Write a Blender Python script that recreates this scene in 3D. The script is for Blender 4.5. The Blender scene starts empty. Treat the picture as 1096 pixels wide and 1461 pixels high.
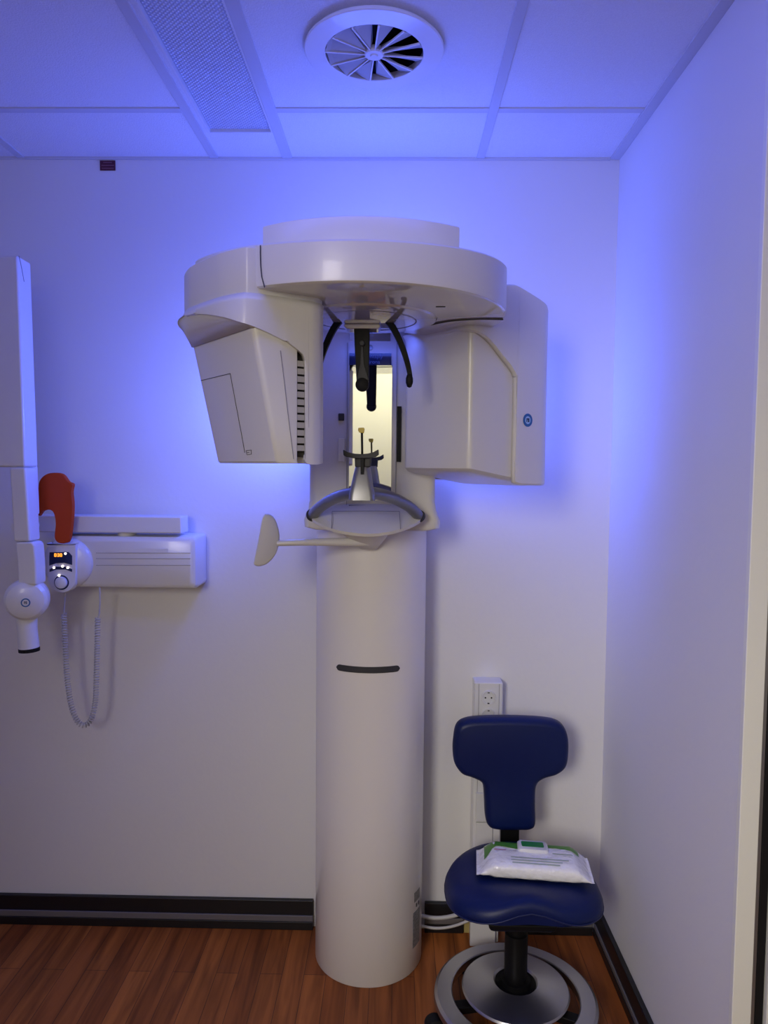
import bpy, bmesh, math, random
from mathutils import Vector, Matrix
random.seed(3)
S = bpy.context.scene
COL = S.collection
PI = math.pi

# ------------------------------------------------------------------ camera
F_PX, ZC = 1038.0, 1.52
YAW, PITCH, ROLL = 0.0175, 0.0609, 0.0089
ROT = Matrix.Rotation(YAW, 3, 'Z') @ Matrix.Rotation(PI/2-PITCH, 3, 'X') @ Matrix.Rotation(ROLL, 3, 'Z')
cam = bpy.data.cameras.new('camera'); camo = bpy.data.objects.new('camera', cam); COL.objects.link(camo)
camo.matrix_world = Matrix.Translation((0, 0, ZC)) @ ROT.to_4x4()
cam.sensor_fit = 'VERTICAL'; cam.sensor_height = 36.0; cam.lens = 36.0*F_PX/1461.0; cam.clip_start = 0.02
S.camera = camo

def at(px, py, y):
    """surveyed photo point -> the place it stands, at depth y"""
    d = ROT @ Vector(((px-548)/F_PX, -(py-730.5)/F_PX, -1.0)); t = y/d.y
    return Vector((0, 0, ZC)) + d*t

# ------------------------------------------------------------------ materials
def mat(name, col, rough=0.5, metal=0.0, coat=0.0, spec=0.5, bump=None, emit=None, estr=0.0, var=None):
    m = bpy.data.materials.new(name); m.use_nodes = True
    nt = m.node_tree; b = nt.nodes['Principled BSDF']
    b.inputs['Base Color'].default_value = (*col, 1); b.inputs['Roughness'].default_value = rough
    b.inputs['Metallic'].default_value = metal; b.inputs['Coat Weight'].default_value = coat
    b.inputs['Coat Roughness'].default_value = 0.06
    b.inputs['Specular IOR Level'].default_value = spec
    if emit:
        b.inputs['Emission Color'].default_value = (*emit, 1); b.inputs['Emission Strength'].default_value = estr
    if bump or var:
        tc = nt.nodes.new('ShaderNodeTexCoord')
    if bump:
        n = nt.nodes.new('ShaderNodeTexNoise'); n.inputs['Scale'].default_value = bump[0]; n.inputs['Detail'].default_value = 4
        nt.links.new(tc.outputs['Object'], n.inputs['Vector'])
        bp = nt.nodes.new('ShaderNodeBump'); bp.inputs['Strength'].default_value = bump[1]; bp.inputs['Distance'].default_value = bump[2]
        nt.links.new(n.outputs['Fac'], bp.inputs['Height']); nt.links.new(bp.outputs['Normal'], b.inputs['Normal'])
    if var:
        n = nt.nodes.new('ShaderNodeTexNoise'); n.inputs['Scale'].default_value = var[0]; n.inputs['Detail'].default_value = 3
        nt.links.new(tc.outputs['Object'], n.inputs['Vector'])
        mx = nt.nodes.new('ShaderNodeMixRGB'); mx.inputs[1].default_value = (*col, 1); mx.inputs[2].default_value = (*var[1], 1)
        nt.links.new(n.outputs['Fac'], mx.inputs[0]); nt.links.new(mx.outputs[0], b.inputs['Base Color'])
    return m

M = {}
M['wall'] = mat('wall_paint', (.78, .77, .77), .75, bump=(60, .12, .004), var=(1.3, (.74, .735, .74)))
M['tile'] = mat('ceiling_tile', (.84, .84, .85), .85, bump=(260, .5, .003), var=(330, (.70, .70, .71)))
M['bar'] = mat('grid_bar', (.58, .58, .61), .7)
M['plastic'] = mat('white_gloss_plastic', (.69, .67, .64), .32, coat=.14)
M['plastic_col'] = mat('white_column_paint', (.78, .75, .72), .30, coat=.3)
M['under'] = mat('white_mirror_gloss', (.62, .59, .57), .04, metal=.25, coat=1.0)
M['unit'] = mat('white_unit_plastic', (.74, .74, .75), .28, coat=.2)
M['cream'] = mat('cream_door_paint', (.82, .82, .76), .45)
M['black'] = mat('black_plastic', (.006, .006, .007), .45, spec=.15)
M['black_soft'] = mat('black_rubber', (.009, .009, .010), .6, spec=.2)
M['seam'] = mat('dark_seam', (.05, .048, .05), .6)
M['seam_l'] = mat('grey_seam', (.26, .25, .27), .6)
M['dgrey'] = mat('dark_grey_plastic', (.042, .042, .046), .5, spec=.3)
M['silver'] = mat('satin_silver_metal', (.30, .30, .31), .42, metal=.8)
M['handle'] = mat('grey_metal_paint', (.20, .20, .215), .32, metal=.7)
M['mirror'] = mat('mirror_glass', (.93, .93, .92), .02, metal=1.0)
M['navy'] = mat('navy_glass', (.012, .02, .07), .1)
M['blue_print'] = mat('blue_print', (.015, .12, .36), .4)
M['pale_blue'] = mat('pale_blue_print', (.35, .55, .78), .4)
M['text_blue'] = mat('dim_blue_lettering', (.10, .15, .36), .4)
M['orange'] = mat('orange_plastic', (.46, .048, .003), .5, spec=.25)
M['base_black'] = mat('black_skirting', (.007, .007, .009), .4)
M['base_grey'] = mat('grey_skirting_strip', (.15, .14, .15), .45)
M['vinyl'] = mat('navy_vinyl', (.0025, .010, .075), .42, spec=.3, bump=(300, .08, .002))
M['vinyl_edge'] = mat('navy_piping', (.006, .012, .07), .45)
M['steel'] = mat('brushed_steel', (.50, .50, .53), .32, metal=1.0)
M['amber'] = mat('amber_display', (.6, .2, .02), .4, emit=(1, .35, .03), estr=1.6)
M['lamp_dot'] = mat('lit_indicator', (1, .9, .8), .4, emit=(1, .85, .7), estr=2.5)
M['red'] = mat('dark_red_sign', (.085, .008, .022), .6)
M['red_text'] = mat('pale_red_print', (.19, .06, .09), .6)
M['green'] = mat('green_film', (.07, .27, .03), .35)
M['dgreen'] = mat('deep_green_print', (.02, .22, .05), .4)
M['film'] = mat('white_film', (.93, .93, .92), .25, coat=.3, bump=(42, .55, .012))
M['pink'] = mat('pink_print', (.6, .25, .38), .5)
M['greytext'] = mat('pale_green_print', (.42, .5, .42), .5)
M['sticker'] = mat('grey_rating_sticker', (.42, .41, .39), .5, var=(150, (.02, .02, .02)))
M['cable'] = mat('white_cable', (.55, .54, .53), .45)
M['grey_cable'] = mat('pale_grey_cable', (.50, .50, .52), .45)
M['yellow'] = mat('yellow_plastic', (.60, .44, .03), .4)
M['yellow_pale'] = mat('pale_yellow_block', (.42, .34, .12), .6)
M['hole_shade'] = mat('painted_hole_shade', (.004, .004, .005), .8, spec=.1)  # near-black colour standing in for the shade inside openings
M['dim_gap'] = mat('dim_recess', (.06, .055, .05), .8)
M['blade'] = mat('grey_blade', (.48, .47, .46), .55)
M['grille'] = mat('dim_grille', (.42, .40, .36), .6)

# prismatic diffuser
def prism_mat():
    m = mat('prismatic_diffuser', (.60, .64, .74), .18, coat=.2); nt = m.node_tree; b = nt.nodes['Principled BSDF']
    tc = nt.nodes.new('ShaderNodeTexCoord')
    mp = nt.nodes.new('ShaderNodeMapping'); mp.inputs['Rotation'].default_value = (0, 0, PI/4); nt.links.new(tc.outputs['Object'], mp.inputs[0])
    hs = []
    for d in ('X', 'Y'):
        w = nt.nodes.new('ShaderNodeTexWave'); w.bands_direction = d; w.inputs['Scale'].default_value = 37; nt.links.new(mp.outputs[0], w.inputs[0]); hs.append(w)
    a = nt.nodes.new('ShaderNodeMath'); a.operation = 'MULTIPLY'
    nt.links.new(hs[0].outputs['Fac'], a.inputs[0]); nt.links.new(hs[1].outputs['Fac'], a.inputs[1])
    bp = nt.nodes.new('ShaderNodeBump'); bp.inputs['Strength'].default_value = .8; bp.inputs['Distance'].default_value = .004
    nt.links.new(a.outputs[0], bp.inputs['Height']); nt.links.new(bp.outputs[0], b.inputs['Normal'])
    cr = nt.nodes.new('ShaderNodeMixRGB'); cr.inputs[1].default_value = (.46, .50, .62, 1); cr.inputs[2].default_value = (.97, .99, 1, 1)
    nt.links.new(a.outputs[0], cr.inputs[0]); nt.links.new(cr.outputs[0], b.inputs['Base Color'])
    return m
M['prism'] = prism_mat()

# laminate floor: planks along y, each board its own tone, grain streaks
def floor_mat():
    m = mat('laminate_floor', (.2, .08, .03), .42, spec=.3); nt = m.node_tree; b = nt.nodes['Principled BSDF']
    tc = nt.nodes.new('ShaderNodeTexCoord')
    mp = nt.nodes.new('ShaderNodeMapping'); mp.inputs['Rotation'].default_value = (0, 0, PI/2); nt.links.new(tc.outputs['Object'], mp.inputs[0])
    br = nt.nodes.new('ShaderNodeTexBrick'); br.inputs['Scale'].default_value = 1.0
    br.inputs['Brick Width'].default_value = .62; br.inputs['Row Height'].default_value = .066; br.inputs['Mortar Size'].default_value = .0009
    br.inputs['Color1'].default_value = (.46, .150, .032, 1); br.inputs['Color2'].default_value = (.30, .088, .020, 1); br.inputs['Mortar'].default_value = (.10, .035, .016, 1)
    br.offset = .37
    nt.links.new(mp.outputs[0], br.inputs[0])
    mg = nt.nodes.new('ShaderNodeMapping'); mg.inputs['Scale'].default_value = (22, 1.6, 1); nt.links.new(tc.outputs['Object'], mg.inputs[0])
    n = nt.nodes.new('ShaderNodeTexNoise'); n.inputs['Scale'].default_value = 1.6; n.inputs['Detail'].default_value = 6; n.inputs['Distortion'].default_value = .6
    nt.links.new(mg.outputs[0], n.inputs[0])
    r = nt.nodes.new('ShaderNodeValToRGB'); r.color_ramp.elements[0].position = .33; r.color_ramp.elements[0].color = (.42, .36, .33, 1)
    r.color_ramp.elements[1].position = .62; r.color_ramp.elements[1].color = (1.08, 1.05, 1.02, 1)
    nt.links.new(n.outputs['Fac'], r.inputs[0])
    mx = nt.nodes.new('ShaderNodeMixRGB'); mx.blend_type = 'MULTIPLY'; mx.inputs[0].default_value = .85
    nt.links.new(br.outputs['Color'], mx.inputs[1]); nt.links.new(r.outputs[0], mx.inputs[2]); nt.links.new(mx.outputs[0], b.inputs['Base Color'])
    return m
M['floor'] = floor_mat()

# ------------------------------------------------------------------ mesh helpers
def wloc(p):
    v = Vector((0, 0, 0))
    while p is not None: v += p.location; p = p.parent
    return v
def obj(name, verts, faces, m, parent=None, sharp=40, bevel=0, seg=2, solid=0, flat=False):
    off = wloc(parent)
    me = bpy.data.meshes.new(name); me.from_pydata([tuple(Vector(v)-off) for v in verts], [], faces)
    bm = bmesh.new(); bm.from_mesh(me); bmesh.ops.remove_doubles(bm, verts=bm.verts, dist=1e-6)
    if not solid: bmesh.ops.recalc_face_normals(bm, faces=bm.faces)
    bm.to_mesh(me); bm.free()
    me.materials.append(M[m])
    if not flat:
        me.shade_smooth(); me.set_sharp_from_angle(angle=math.radians(sharp))
    o = bpy.data.objects.new(name, me); COL.objects.link(o); o.parent = parent
    if solid:
        s = o.modifiers.new('solid', 'SOLIDIFY'); s.thickness = solid; s.offset = -1
    if bevel:
        b = o.modifiers.new('bevel', 'BEVEL'); b.width = bevel; b.segments = seg; b.limit_method = 'ANGLE'; b.angle_limit = math.radians(35); b.harden_normals = True
    return o
def thing(name, label, cat, loc=(0, 0, 0), group=None):
    o = bpy.data.objects.new(name, None); COL.objects.link(o); o.location = loc; o.empty_display_size = .05
    return tag(o, label, cat, group)
def tag(o, label, cat, group=None):
    o['label'] = label; o['category'] = cat
    if group: o['group'] = group
    return o
def struct(o, label=None):
    o['kind'] = 'structure'
    if label: o['label'] = label
    return o
class MB:
    def __init__(s): s.v = []; s.f = []
    def add(s, v, f):
        n = len(s.v); s.v += [Vector(p) for p in v]; s.f += [tuple(i+n for i in q) for q in f]; return s
    def box(s, x0, x1, y0, y1, z0, z1):
        return s.add([(x, y, z) for z in (z0, z1) for y in (y0, y1) for x in (x0, x1)],
                     [(0, 2, 3, 1), (4, 5, 7, 6), (0, 1, 5, 4), (2, 6, 7, 3), (0, 4, 6, 2), (1, 3, 7, 5)])
    def loft(s, rings, cap0=True, cap1=True, closed=True):
        k = len(rings[0]); v = [p for r in rings for p in r]; f = []
        for i in range(len(rings)-1):
            for j in range(k if closed else k-1):
                a = i*k+j; b = i*k+(j+1) % k; f.append((a, b, b+k, a+k))
        if cap0: f.append(tuple(range(k-1, -1, -1)))
        if cap1: f.append(tuple(range((len(rings)-1)*k, len(rings)*k)))
        return s.add(v, f)
    def tube(s, pts, r, n=12, cap=True):
        pts = [Vector(p) for p in pts]; rs = r if isinstance(r, (list, tuple)) else [r]*len(pts)
        t0 = (pts[1]-pts[0]).normalized(); up = Vector((0, 0, 1)) if abs(t0.z) < .9 else Vector((0, 1, 0))
        nn = (up-t0*up.dot(t0)).normalized(); rings = []
        for i, p in enumerate(pts):
            t = (pts[min(i+1, len(pts)-1)]-pts[max(i-1, 0)]).normalized()
            nn = (nn-t*nn.dot(t)).normalized(); b = t.cross(nn)
            rings.append([p+(nn*math.cos(2*PI*k/n)+b*math.sin(2*PI*k/n))*rs[i] for k in range(n)])
        return s.loft(rings, cap, cap)
    def lathe(s, prof, c, n=48, ax=None):
        c = Vector(c); ax = Vector(ax or (0, 0, 1)).normalized()
        e = Vector((1, 0, 0)) if abs(ax.x) < .9 else Vector((0, 1, 0)); e = (e-ax*e.dot(ax)).normalized(); g = ax.cross(e)
        rings = [[c+ax*h+(e*math.cos(2*PI*k/n)+g*math.sin(2*PI*k/n))*max(r, 1e-5) for k in range(n)] for r, h in prof]
        return s.loft(rings, prof[0][0] < 1e-4, prof[-1][0] < 1e-4)
    def prism(s, poly, vec):
        vec = Vector(vec); a = [Vector(p) for p in poly]; return s.loft([a, [p+vec for p in a]])
    def build(s, name, m, parent=None, **k): return obj(name, s.v, s.f, m, parent, **k)
def cr(pts, n=8, closed=False):
    """Catmull-Rom through points of any dimension"""
    P = [tuple(p) for p in pts]; N = len(P); out = []
    for i in range(N if closed else N-1):
        g = lambda j: P[j % N] if closed else P[max(0, min(N-1, j))]
        a, b, c, d = g(i-1), g(i), g(i+1), g(i+2)
        for k in range(n):
            t = k/n
            out.append(tuple(.5*(2*b[q]+(c[q]-a[q])*t+(2*a[q]-5*b[q]+4*c[q]-d[q])*t*t+(-a[q]+3*b[q]-3*c[q]+d[q])*t**3) for q in range(len(b))))
    if not closed: out.append(P[-1])
    return out
def rpoly(pts, n=6):
    """2D polygon with (x, y, radius) corners rounded"""
    out = []; N = len(pts)
    for i in range(N):
        p = Vector(pts[i][:2]); r = pts[i][2]; a = Vector(pts[i-1][:2]); b = Vector(pts[(i+1) % N][:2])
        if r <= 0: out.append(p); continue
        da = (a-p).normalized(); db = (b-p).normalized(); ang = da.angle(db)
        t = min(r/math.tan(ang/2), (a-p).length*.49, (b-p).length*.49); r2 = t*math.tan(ang/2)
        p0 = p+da*t; p1 = p+db*t; c = p+(da+db).normalized()*(r2/math.sin(ang/2))
        a0 = math.atan2(p0.y-c.y, p0.x-c.x); a1 = math.atan2(p1.y-c.y, p1.x-c.x); d = (a1-a0+PI) % (2*PI)-PI
        for k in range(n+1): out.append(Vector((c.x+r2*math.cos(a0+d*k/n), c.y+r2*math.sin(a0+d*k/n))))
    return out
def box(name, m, parent, x0, x1, y0, y1, z0, z1, **k): return MB().box(x0, x1, y0, y1, z0, z1).build(name, m, parent, **k)
def text(name, body, m, parent, size, origin, xdir, ydir, align='CENTER', depth=.0004):
    cu = bpy.data.curves.new('t', 'FONT'); cu.body = body; cu.size = size; cu.align_x = align; cu.align_y = 'CENTER'; cu.extrude = depth
    o = bpy.data.objects.new('t', cu); COL.objects.link(o)
    dg = bpy.context.evaluated_depsgraph_get(); me = bpy.data.meshes.new_from_object(o.evaluated_get(dg))
    bpy.data.objects.remove(o); x = Vector(xdir).normalized(); y = Vector(ydir).normalized(); z = x.cross(y)
    off = Vector(origin)-wloc(parent)
    for v in me.vertices: c = v.co.copy(); v.co = off+x*c.x+y*c.y+z*c.z
    me.name = name; me.materials.clear(); me.materials.append(M[m])
    o2 = bpy.data.objects.new(name, me); COL.objects.link(o2); o2.parent = parent; return o2

# ------------------------------------------------------------------ room shell
D, H, XR = 2.32, 2.48, .677
YF = 1.40           # where the right wall ends at the door frame
XL = -2.1
struct(box('floor', 'floor', None, XL-.1, 1.9, -1.9, D+.1, -.1, 0), 'reddish brown laminate plank floor')
struct(box('wall_back', 'wall', None, XL-.1, XR+.12, D, D+.1, 0, H+.1))
struct(box('wall_right', 'wall', None, XR, XR+.12, YF+.004, D, 0, H+.1))
struct(box('wall_left', 'wall', None, XL-.1, XL, -1.9, D, 0, H+.1))
struct(box('wall_front', 'cream', None, XL, 1.9, -1.9, -1.8, 0, H+.1))
struct(box('wall_hall', 'wall', None, 1.8, 1.9, -1.8, YF, 0, H+.1))
LX0, LX1, LY = -.556, -.366, 2.155       # luminaire recess
c = MB()
c.box(XL, LX0, -1.8, D, H, H+.07); c.box(LX1, 1.8, -1.8, D, H, H+.07); c.box(LX0, LX1, LY, D, H, H+.07); c.box(LX0, LX1, -1.8, .95, H, H+.07)
c.box(LX0-.02, LX1+.02, .9, LY+.02, H+.06, H+.09)
struct(c.build('ceiling', 'tile', None))
# suspended-ceiling bars
tn = [0]
def bar(x0, x1, y0, y1, z0=H-.004, z1=H+.001, m='bar'):
    tn[0] += 1; struct(box('trim_%d' % tn[0], m, None, x0, x1, y0, y1, z0, z1, bevel=.001))
bar(-.592, -.566, .9, D-.002); bar(-.366, -.335, .9, D-.002); bar(.236, .261, .9, D-.002); bar(-1.198, -1.173, .9, D-.002)
bar(XL, -.592, 2.003, 2.027); bar(-.335, .236, 2.003, 2.027); bar(.261, .648, 2.003, 2.027)
bar(XL, -.592, 1.40, 1.424); bar(-.335, .236, 1.40, 1.424)
bar(.648, XR, YF, D-.001, H-.006); bar(XL, .648, D-.006, D-.0005, H-.008)
# skirting: black board with a grey strip, each side
def skirt(name, segs):
    o = segs[0]; struct(o); o.name = name
def base_back(name, x0, x1):
    o = struct(box(name, 'base_black', None, x0, x1, D-.016, D-.0005, 0, .097, bevel=.003))
    box('strip', 'base_grey', o, x0, x1, D-.021, D-.015, .028, .048, bevel=.002)
    box('foot', 'base_black', o, x0, x1, D-.023, D-.015, 0, .028, bevel=.002)
base_back('baseboard_back', XL, -.262); base_back('baseboard_back_2', .105, .232); base_back('baseboard_back_3', .385, XR-.024)
o = struct(box('baseboard_right', 'base_black', None, XR-.016, XR-.0005, YF+.01, D-.001, 0, .097, bevel=.003))
box('strip', 'base_grey', o, XR-.021, XR-.015, YF+.01, D-.02, .028, .042, bevel=.002)
box('foot', 'base_black', o, XR-.023, XR-.015, YF+.01, D-.02, 0, .028, bevel=.002)
struct(box('trim_20', 'yellow_pale', None, .234, .2555, D-.02, D-.0005, 0, .05, bevel=.002))
# door frame and door edge on the right
fr = struct(box('trim_21', 'cream', None, XR-.004, XR+.034, YF-.012, YF+.003, 0, H, bevel=.002), 'cream door frame')
fs = struct(box('trim_22', 'black_soft', None, XR+.042, XR+.058, YF-.010, YF+.002, 0, H-.001, bevel=.002), 'black door seal')
struct(box('trim_23', 'silver', None, XR+.0345, XR+.0415, YF-.008, YF+.002, 0, H-.001), 'metal strip of the door frame')
dr = struct(box('door_1', 'cream', None, XR+.060, 1.55, YF-.02, YF+.02, .005, H-.002, bevel=.003), 'open cream door beside the frame')

# ------------------------------------------------------------------ ceiling light and ceiling vent
t = thing('ceiling_light', 'long narrow recessed ceiling light with prismatic diffuser, switched off', 'ceiling light', (-.46, 1.5, H))
fm = MB(); e = .0006
fm.box(LX0+e, LX0+.008, .952, LY-e, H-.003, H+.05); fm.box(LX1-.006, LX1-e, .952, LY-e, H+.0, H+.05); fm.box(LX0+.008, LX1-.006, LY-.006, LY-e, H, H+.05)
fm.box(LX0+.008, LX1-.006, .952, .958, H, H+.05)
fm.build('frame', 'unit', t)
box('diffuser', 'prism', t, LX0+.0085, LX1-.0065, .9585, LY-.0065, H+.009, H+.015)

VC = Vector((-.0618, 1.722, 0))
t = thing('ceiling_vent', 'round white ceiling vent with radial swirl blades', 'air vent', (VC.x, VC.y, H))
MB().lathe([(.112, -.0005), (.150, -.0005), (.150, -.008), (.1585, -.009), (.1590, -.0125), (.157, -.0145), (.114, -.0185), (.112, -.0175), (.112, -.0005)], (VC.x, VC.y, H), 72).build('rim', 'unit', t, sharp=12)
MB().lathe([(0, -.001), (.112, -.001), (.112, -.002), (0, -.002)], (VC.x, VC.y, H), 48).build('interior_shade', 'hole_shade', t)  # black disc paints in the shade of the vent's interior
MB().lathe([(0, -.008), (.023, -.008), (.023, -.018), (.020, -.021), (.009, -.021), (.008, -.0235), (0, -.0235)], (VC.x, VC.y, H), 32).build('hub', 'unit', t)
for k in range(12):
    a0 = 2*PI*k/12+.12
    def P(r, a, z): return (VC.x+r*math.cos(a), VC.y+r*math.sin(a), H+z)
    b = MB(); da = 2*PI/12*.86
    q = []
    for r, off in ((.020, .0), (.1115, .0)):
        q.append([P(r, a0, -.0185), P(r, a0+da*(.5 if r < .05 else .85), -.0035), P(r, a0+da*(.5 if r < .05 else .85)+.01, -.0045), P(r, a0+(.1 if r < .05 else .022), -.0195)])
    b.loft(q); bl = b.build('blade', 'blade', t, sharp=20)
    b = MB(); b.loft([[P(r, a0-w_/r, -.0165), P(r, a0+w_/r, -.0165), P(r, a0+w_/r, -.0205), P(r, a0-w_/r, -.0205)] for r, w_ in ((.021, .0012), (.1116, .0019))]); b.build('edge', 'unit', bl)

# small red sign under the ceiling
t0 = at(143, 229.5, D); t1 = at(165, 243.5, D)
t = tag(box('warning_sign', 'red', None, t0.x, t1.x, D-.003, D-.0004, t1.z, t0.z), 'small dark red sign high on the back wall under the ceiling', 'sign')
w = t1.x-t0.x; h = t0.z-t1.z
lm = MB()
for fx0, fx1, fz in ((.22, .78, .80), (.1, .92, .50), (.12, .9, .20)): lm.box(t0.x+fx0*w, t0.x+fx1*w, D-.0036, D-.003, t1.z+(fz-.06)*h, t1.z+(fz+.05)*h)
lm.build('print', 'red_text', t)

# ------------------------------------------------------------------ panoramic X-ray machine
AL = math.radians(37); O = Vector((-.1227, 1.72)); CA, SA = math.cos(AL), math.sin(AL)
def L(u, v, z): return Vector((O.x+u*CA-v*SA, O.y+u*SA+v*CA, z))
XC = -.0755
pano = thing('panoramic_xray_machine', 'tall white dental panoramic X-ray machine on round floor column', 'x-ray machine', (XC, 2.2, 0))
# column
CR, CY = .1665, 2.203
def colplan(r, back=2.312, n=40):
    p = [(XC+r*math.cos(a), CY+r*math.sin(a)) for a in [PI+PI*k/n for k in range(n+1)]]
    return p+[(XC+r, back), (XC-r, back)]
cp = colplan(CR)
cm = MB().loft([[(x, y, z) for x, y in colplan(r)] for r, z in ((CR-.002, 0.0005), (CR, .004), (CR, .5), (CR, 1.0), (CR, 1.40))])
column = cm.build('column', 'plastic_col', pano)
def colpatch(a0, a1, z0, z1, lift, n=16, thick=.0012, taper=None):
    """curved patch on the column front, angles in degrees from the +x axis"""
    b = MB(); rings = []
    for k in range(n+1):
        a = math.radians(a0+(a1-a0)*k/n); h0, h1 = z0, z1
        if taper:
            e = min(k, n-k)/n; f = min(1, math.sqrt(max(0, 1-(1-min(1, e/taper))**2))) if taper else 1
            mid = (z0+z1)/2; hh = (z1-z0)/2*max(.12, f); h0, h1 = mid-hh, mid+hh
        r0, r1 = CR+lift-thick, CR+lift
        rings.append([(XC+r0*math.cos(a), CY+r0*math.sin(a), h0), (XC+r1*math.cos(a), CY+r1*math.sin(a), h0), (XC+r1*math.cos(a), CY+r1*math.sin(a), h1), (XC+r0*math.cos(a), CY+r0*math.sin(a), h1)])
    return b.loft(rings)
zs = at(526, 956, CY-CR).z
colpatch(236, 302, zs-.009, zs+.009, .002, n=40, thick=.003, taper=.06).build('column_slot', 'dgrey', column, sharp=30)['label'] = 'dark curved slot across the column front'
# rating stickers low on the right side
colpatch(325, 341, .075, .185, .0006, thick=.0009).build('rating_plate', 'sticker', column)
colpatch(327, 340, .215, .245, .0006, thick=.0009).build('rating_plate', 'sticker', column)
sm = MB()
for a in (331, 336): sm.v, sm.f = (lambda q: (sm.v+q.v, sm.f+[tuple(i+len(sm.v) for i in ff) for ff in q.f]))(colpatch(a, a+2.2, .196, .207, .0006, 4, .0009))
sm.build('symbol', 'seam', column)

# carriage with flared skirt
KX0, KX1, KY = -.2455, .1065, 2.016
def carplan(g, bow=.0):
    p = rpoly([(KX0-g, 2.19, .01), (KX0-g, KY+.006, .022), (KX0*.5+KX1*.5, KY-.006-bow, .5), (KX1+g, KY+.006, .022), (KX1+g, 2.19, .01)], 6)
    return p
cz = [(0, 1.40), (0, 1.43), (0, 1.955)]
carriage = MB().loft([[(p.x, p.y, z) for p in carplan(g)] for g, z in cz]).build('carriage', 'plastic', pano)
skirt_m = MB().loft([[(p.x, p.y, z) for p in carplan(g, b)] for g, b, z in ((-.012, -.008, 1.345), (.014, .004, 1.352), (.016, .006, 1.372), (.004, .002, 1.402), (.0008, .001, 1.424))])
skirt_m.build('carriage_skirt', 'plastic', pano)
# mirror, its dark band, lettering
MY = KY-.006
m0 = at(499, 521, MY); m1 = at(558, 714, MY)
box('mirror', 'mirror', carriage, m0.x, m1.x, MY-.0015, MY+.004, m1.z, m0.z)
b0 = at(498.5, 504, MY); b1 = at(558.5, 521, MY)
band = box('mirror_band', 'navy', carriage, b0.x, b1.x, MY-.002, MY+.004, m0.z+.0003, b0.z)
zc_ = (m0.z+b0.z)/2
text('lettering', 'Dentsply\nSirona', 'text_blue', band, .0145, ((b0.x+b1.x)/2+.008, MY-.0022, zc_), (1, 0, 0), (0, 0, 1))
# frame edges of the mirror well, logo disc above, buttons on the left
fm = MB(); g = .0025
for px in (495.5, 566): q = at(px, 560, MY); fm.box(q.x-.0006, q.x+.0006, MY-.0016, MY+.004, 1.41, 1.86)
fm.build('seam', 'seam_l', carriage)
q = at(487, 595, MY); box('side_button', 'dgrey', carriage, q.x-.008, q.x+.008, MY-.002, MY+.006, q.z-.010, q.z+.010, bevel=.002)
q = at(487, 642, MY)
fm = MB(); fm.box(q.x-.009, q.x+.009, MY-.0008, MY+.006, q.z-.032, q.z+.032); fm.build('button_panel', 'plastic', carriage, bevel=.001)
q = at(569.5, 620, MY); box('side_slit', 'black', carriage, q.x-.006, q.x+.006, MY-.0022, MY+.004, q.z-.075, q.z+.077)
q = at(526, 722, MY-.001); box('mirror_slot', 'seam_l', carriage, m0.x, m1.x, MY-.004, MY+.004, q.z-.004, q.z+.003)
q0 = at(530, 474, MY); q1 = at(557, 487, MY)
box('upper_window', 'mirror', carriage, at(499, 480, MY).x, q1.x, MY-.0012, MY+.004, q1.z, q0.z+.03)
q = at(528, 496, MY); MB().lathe([(0, 0), (.008, 0), (.008, .002), (.0055, .0026), (0, .0026)], (q.x, MY+.001, q.z), 24, (0, -1, 0)).build('button', 'silver', carriage)

# console: bulging shelf with a lens-shaped tilted face
arc = [(440, 733, 1.985), (447, 741, 1.955), (465, 751, 1.915), (490, 758, 1.885), (522, 761.5, 1.875), (553, 759, 1.885), (580, 752, 1.915), (598, 743, 1.955), (605.5, 735, 1.985)]
top = [(600, 731, 1.995), (580, 722.5, 2.008), (558, 719.5, 2.010), (522, 719, 2.010), (497, 719.5, 2.010), (468, 722, 2.008), (447, 729, 1.995)]
rim = [at(*p) for p in cr(arc, 6)]
tp = [at(*p) for p in cr(top, 6)]
ring = rim+tp
cx_ = sum((p.x for p in ring))/len(ring)
def inset(f, dy, dz, r=ring): return [Vector((cx_+(p.x-cx_)*f, p.y+dy+(2.03-p.y)*(1-f)*1.6, p.z+dz)) for p in r]
con = MB(); con.loft([ring, inset(1.0, .004, -.008), inset(.93, .035, -.014), inset(.78, .085, -.024), inset(.6, .11, -.030)])
console = con.build('console', 'plastic', pano, sharp=50)
# hatch outline on the console face (thin lines following the face)
def faceline(pxs, w=.0007):
    return MB().tube([at(*p)+Vector((0, -.0008, .0008)) for p in pxs], w, 6)
def cface(px, py):   # depth on the tilted face
    f = (py-719)/42.0; return 2.010-.135*f
pl = [(473, 754), (474, 729.5), (521, 729), (570, 729.5), (571.5, 755)]
lm = MB()
for a, b in zip(pl, pl[1:]):
    pts = [(a[0]+(b[0]-a[0])*k/6, a[1]+(b[1]-a[1])*k/6) for k in range(7)]
    lm.tube([at(x, y, cface(x, y)-.001) for x, y in pts], .0009, 6)
lm.build('hatch_seam', 'seam_l', console)
# grab handle
hp = cr([(446, 735, 1.975), (455, 725, 1.93), (472, 713.5, 1.86), (492, 706, 1.79), (516, 703.5, 1.745), (540, 705, 1.79), (562, 711, 1.86), (584, 723, 1.93), (598, 737, 1.975)], 6)
handle = MB().tube([at(*p) for p in hp], [.0150]*len(hp), 16).build('handle_bar', 'handle', pano, sharp=60)
for i in (0, -1):
    p = at(*hp[i]); MB().lathe([(0, -.004), (.0175, -.004), (.0185, .0), (.0175, .004), (0, .004)], p, 24, (at(*hp[1 if i == 0 else -2])-p)).build('collar', 'dgrey', handle)
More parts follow.
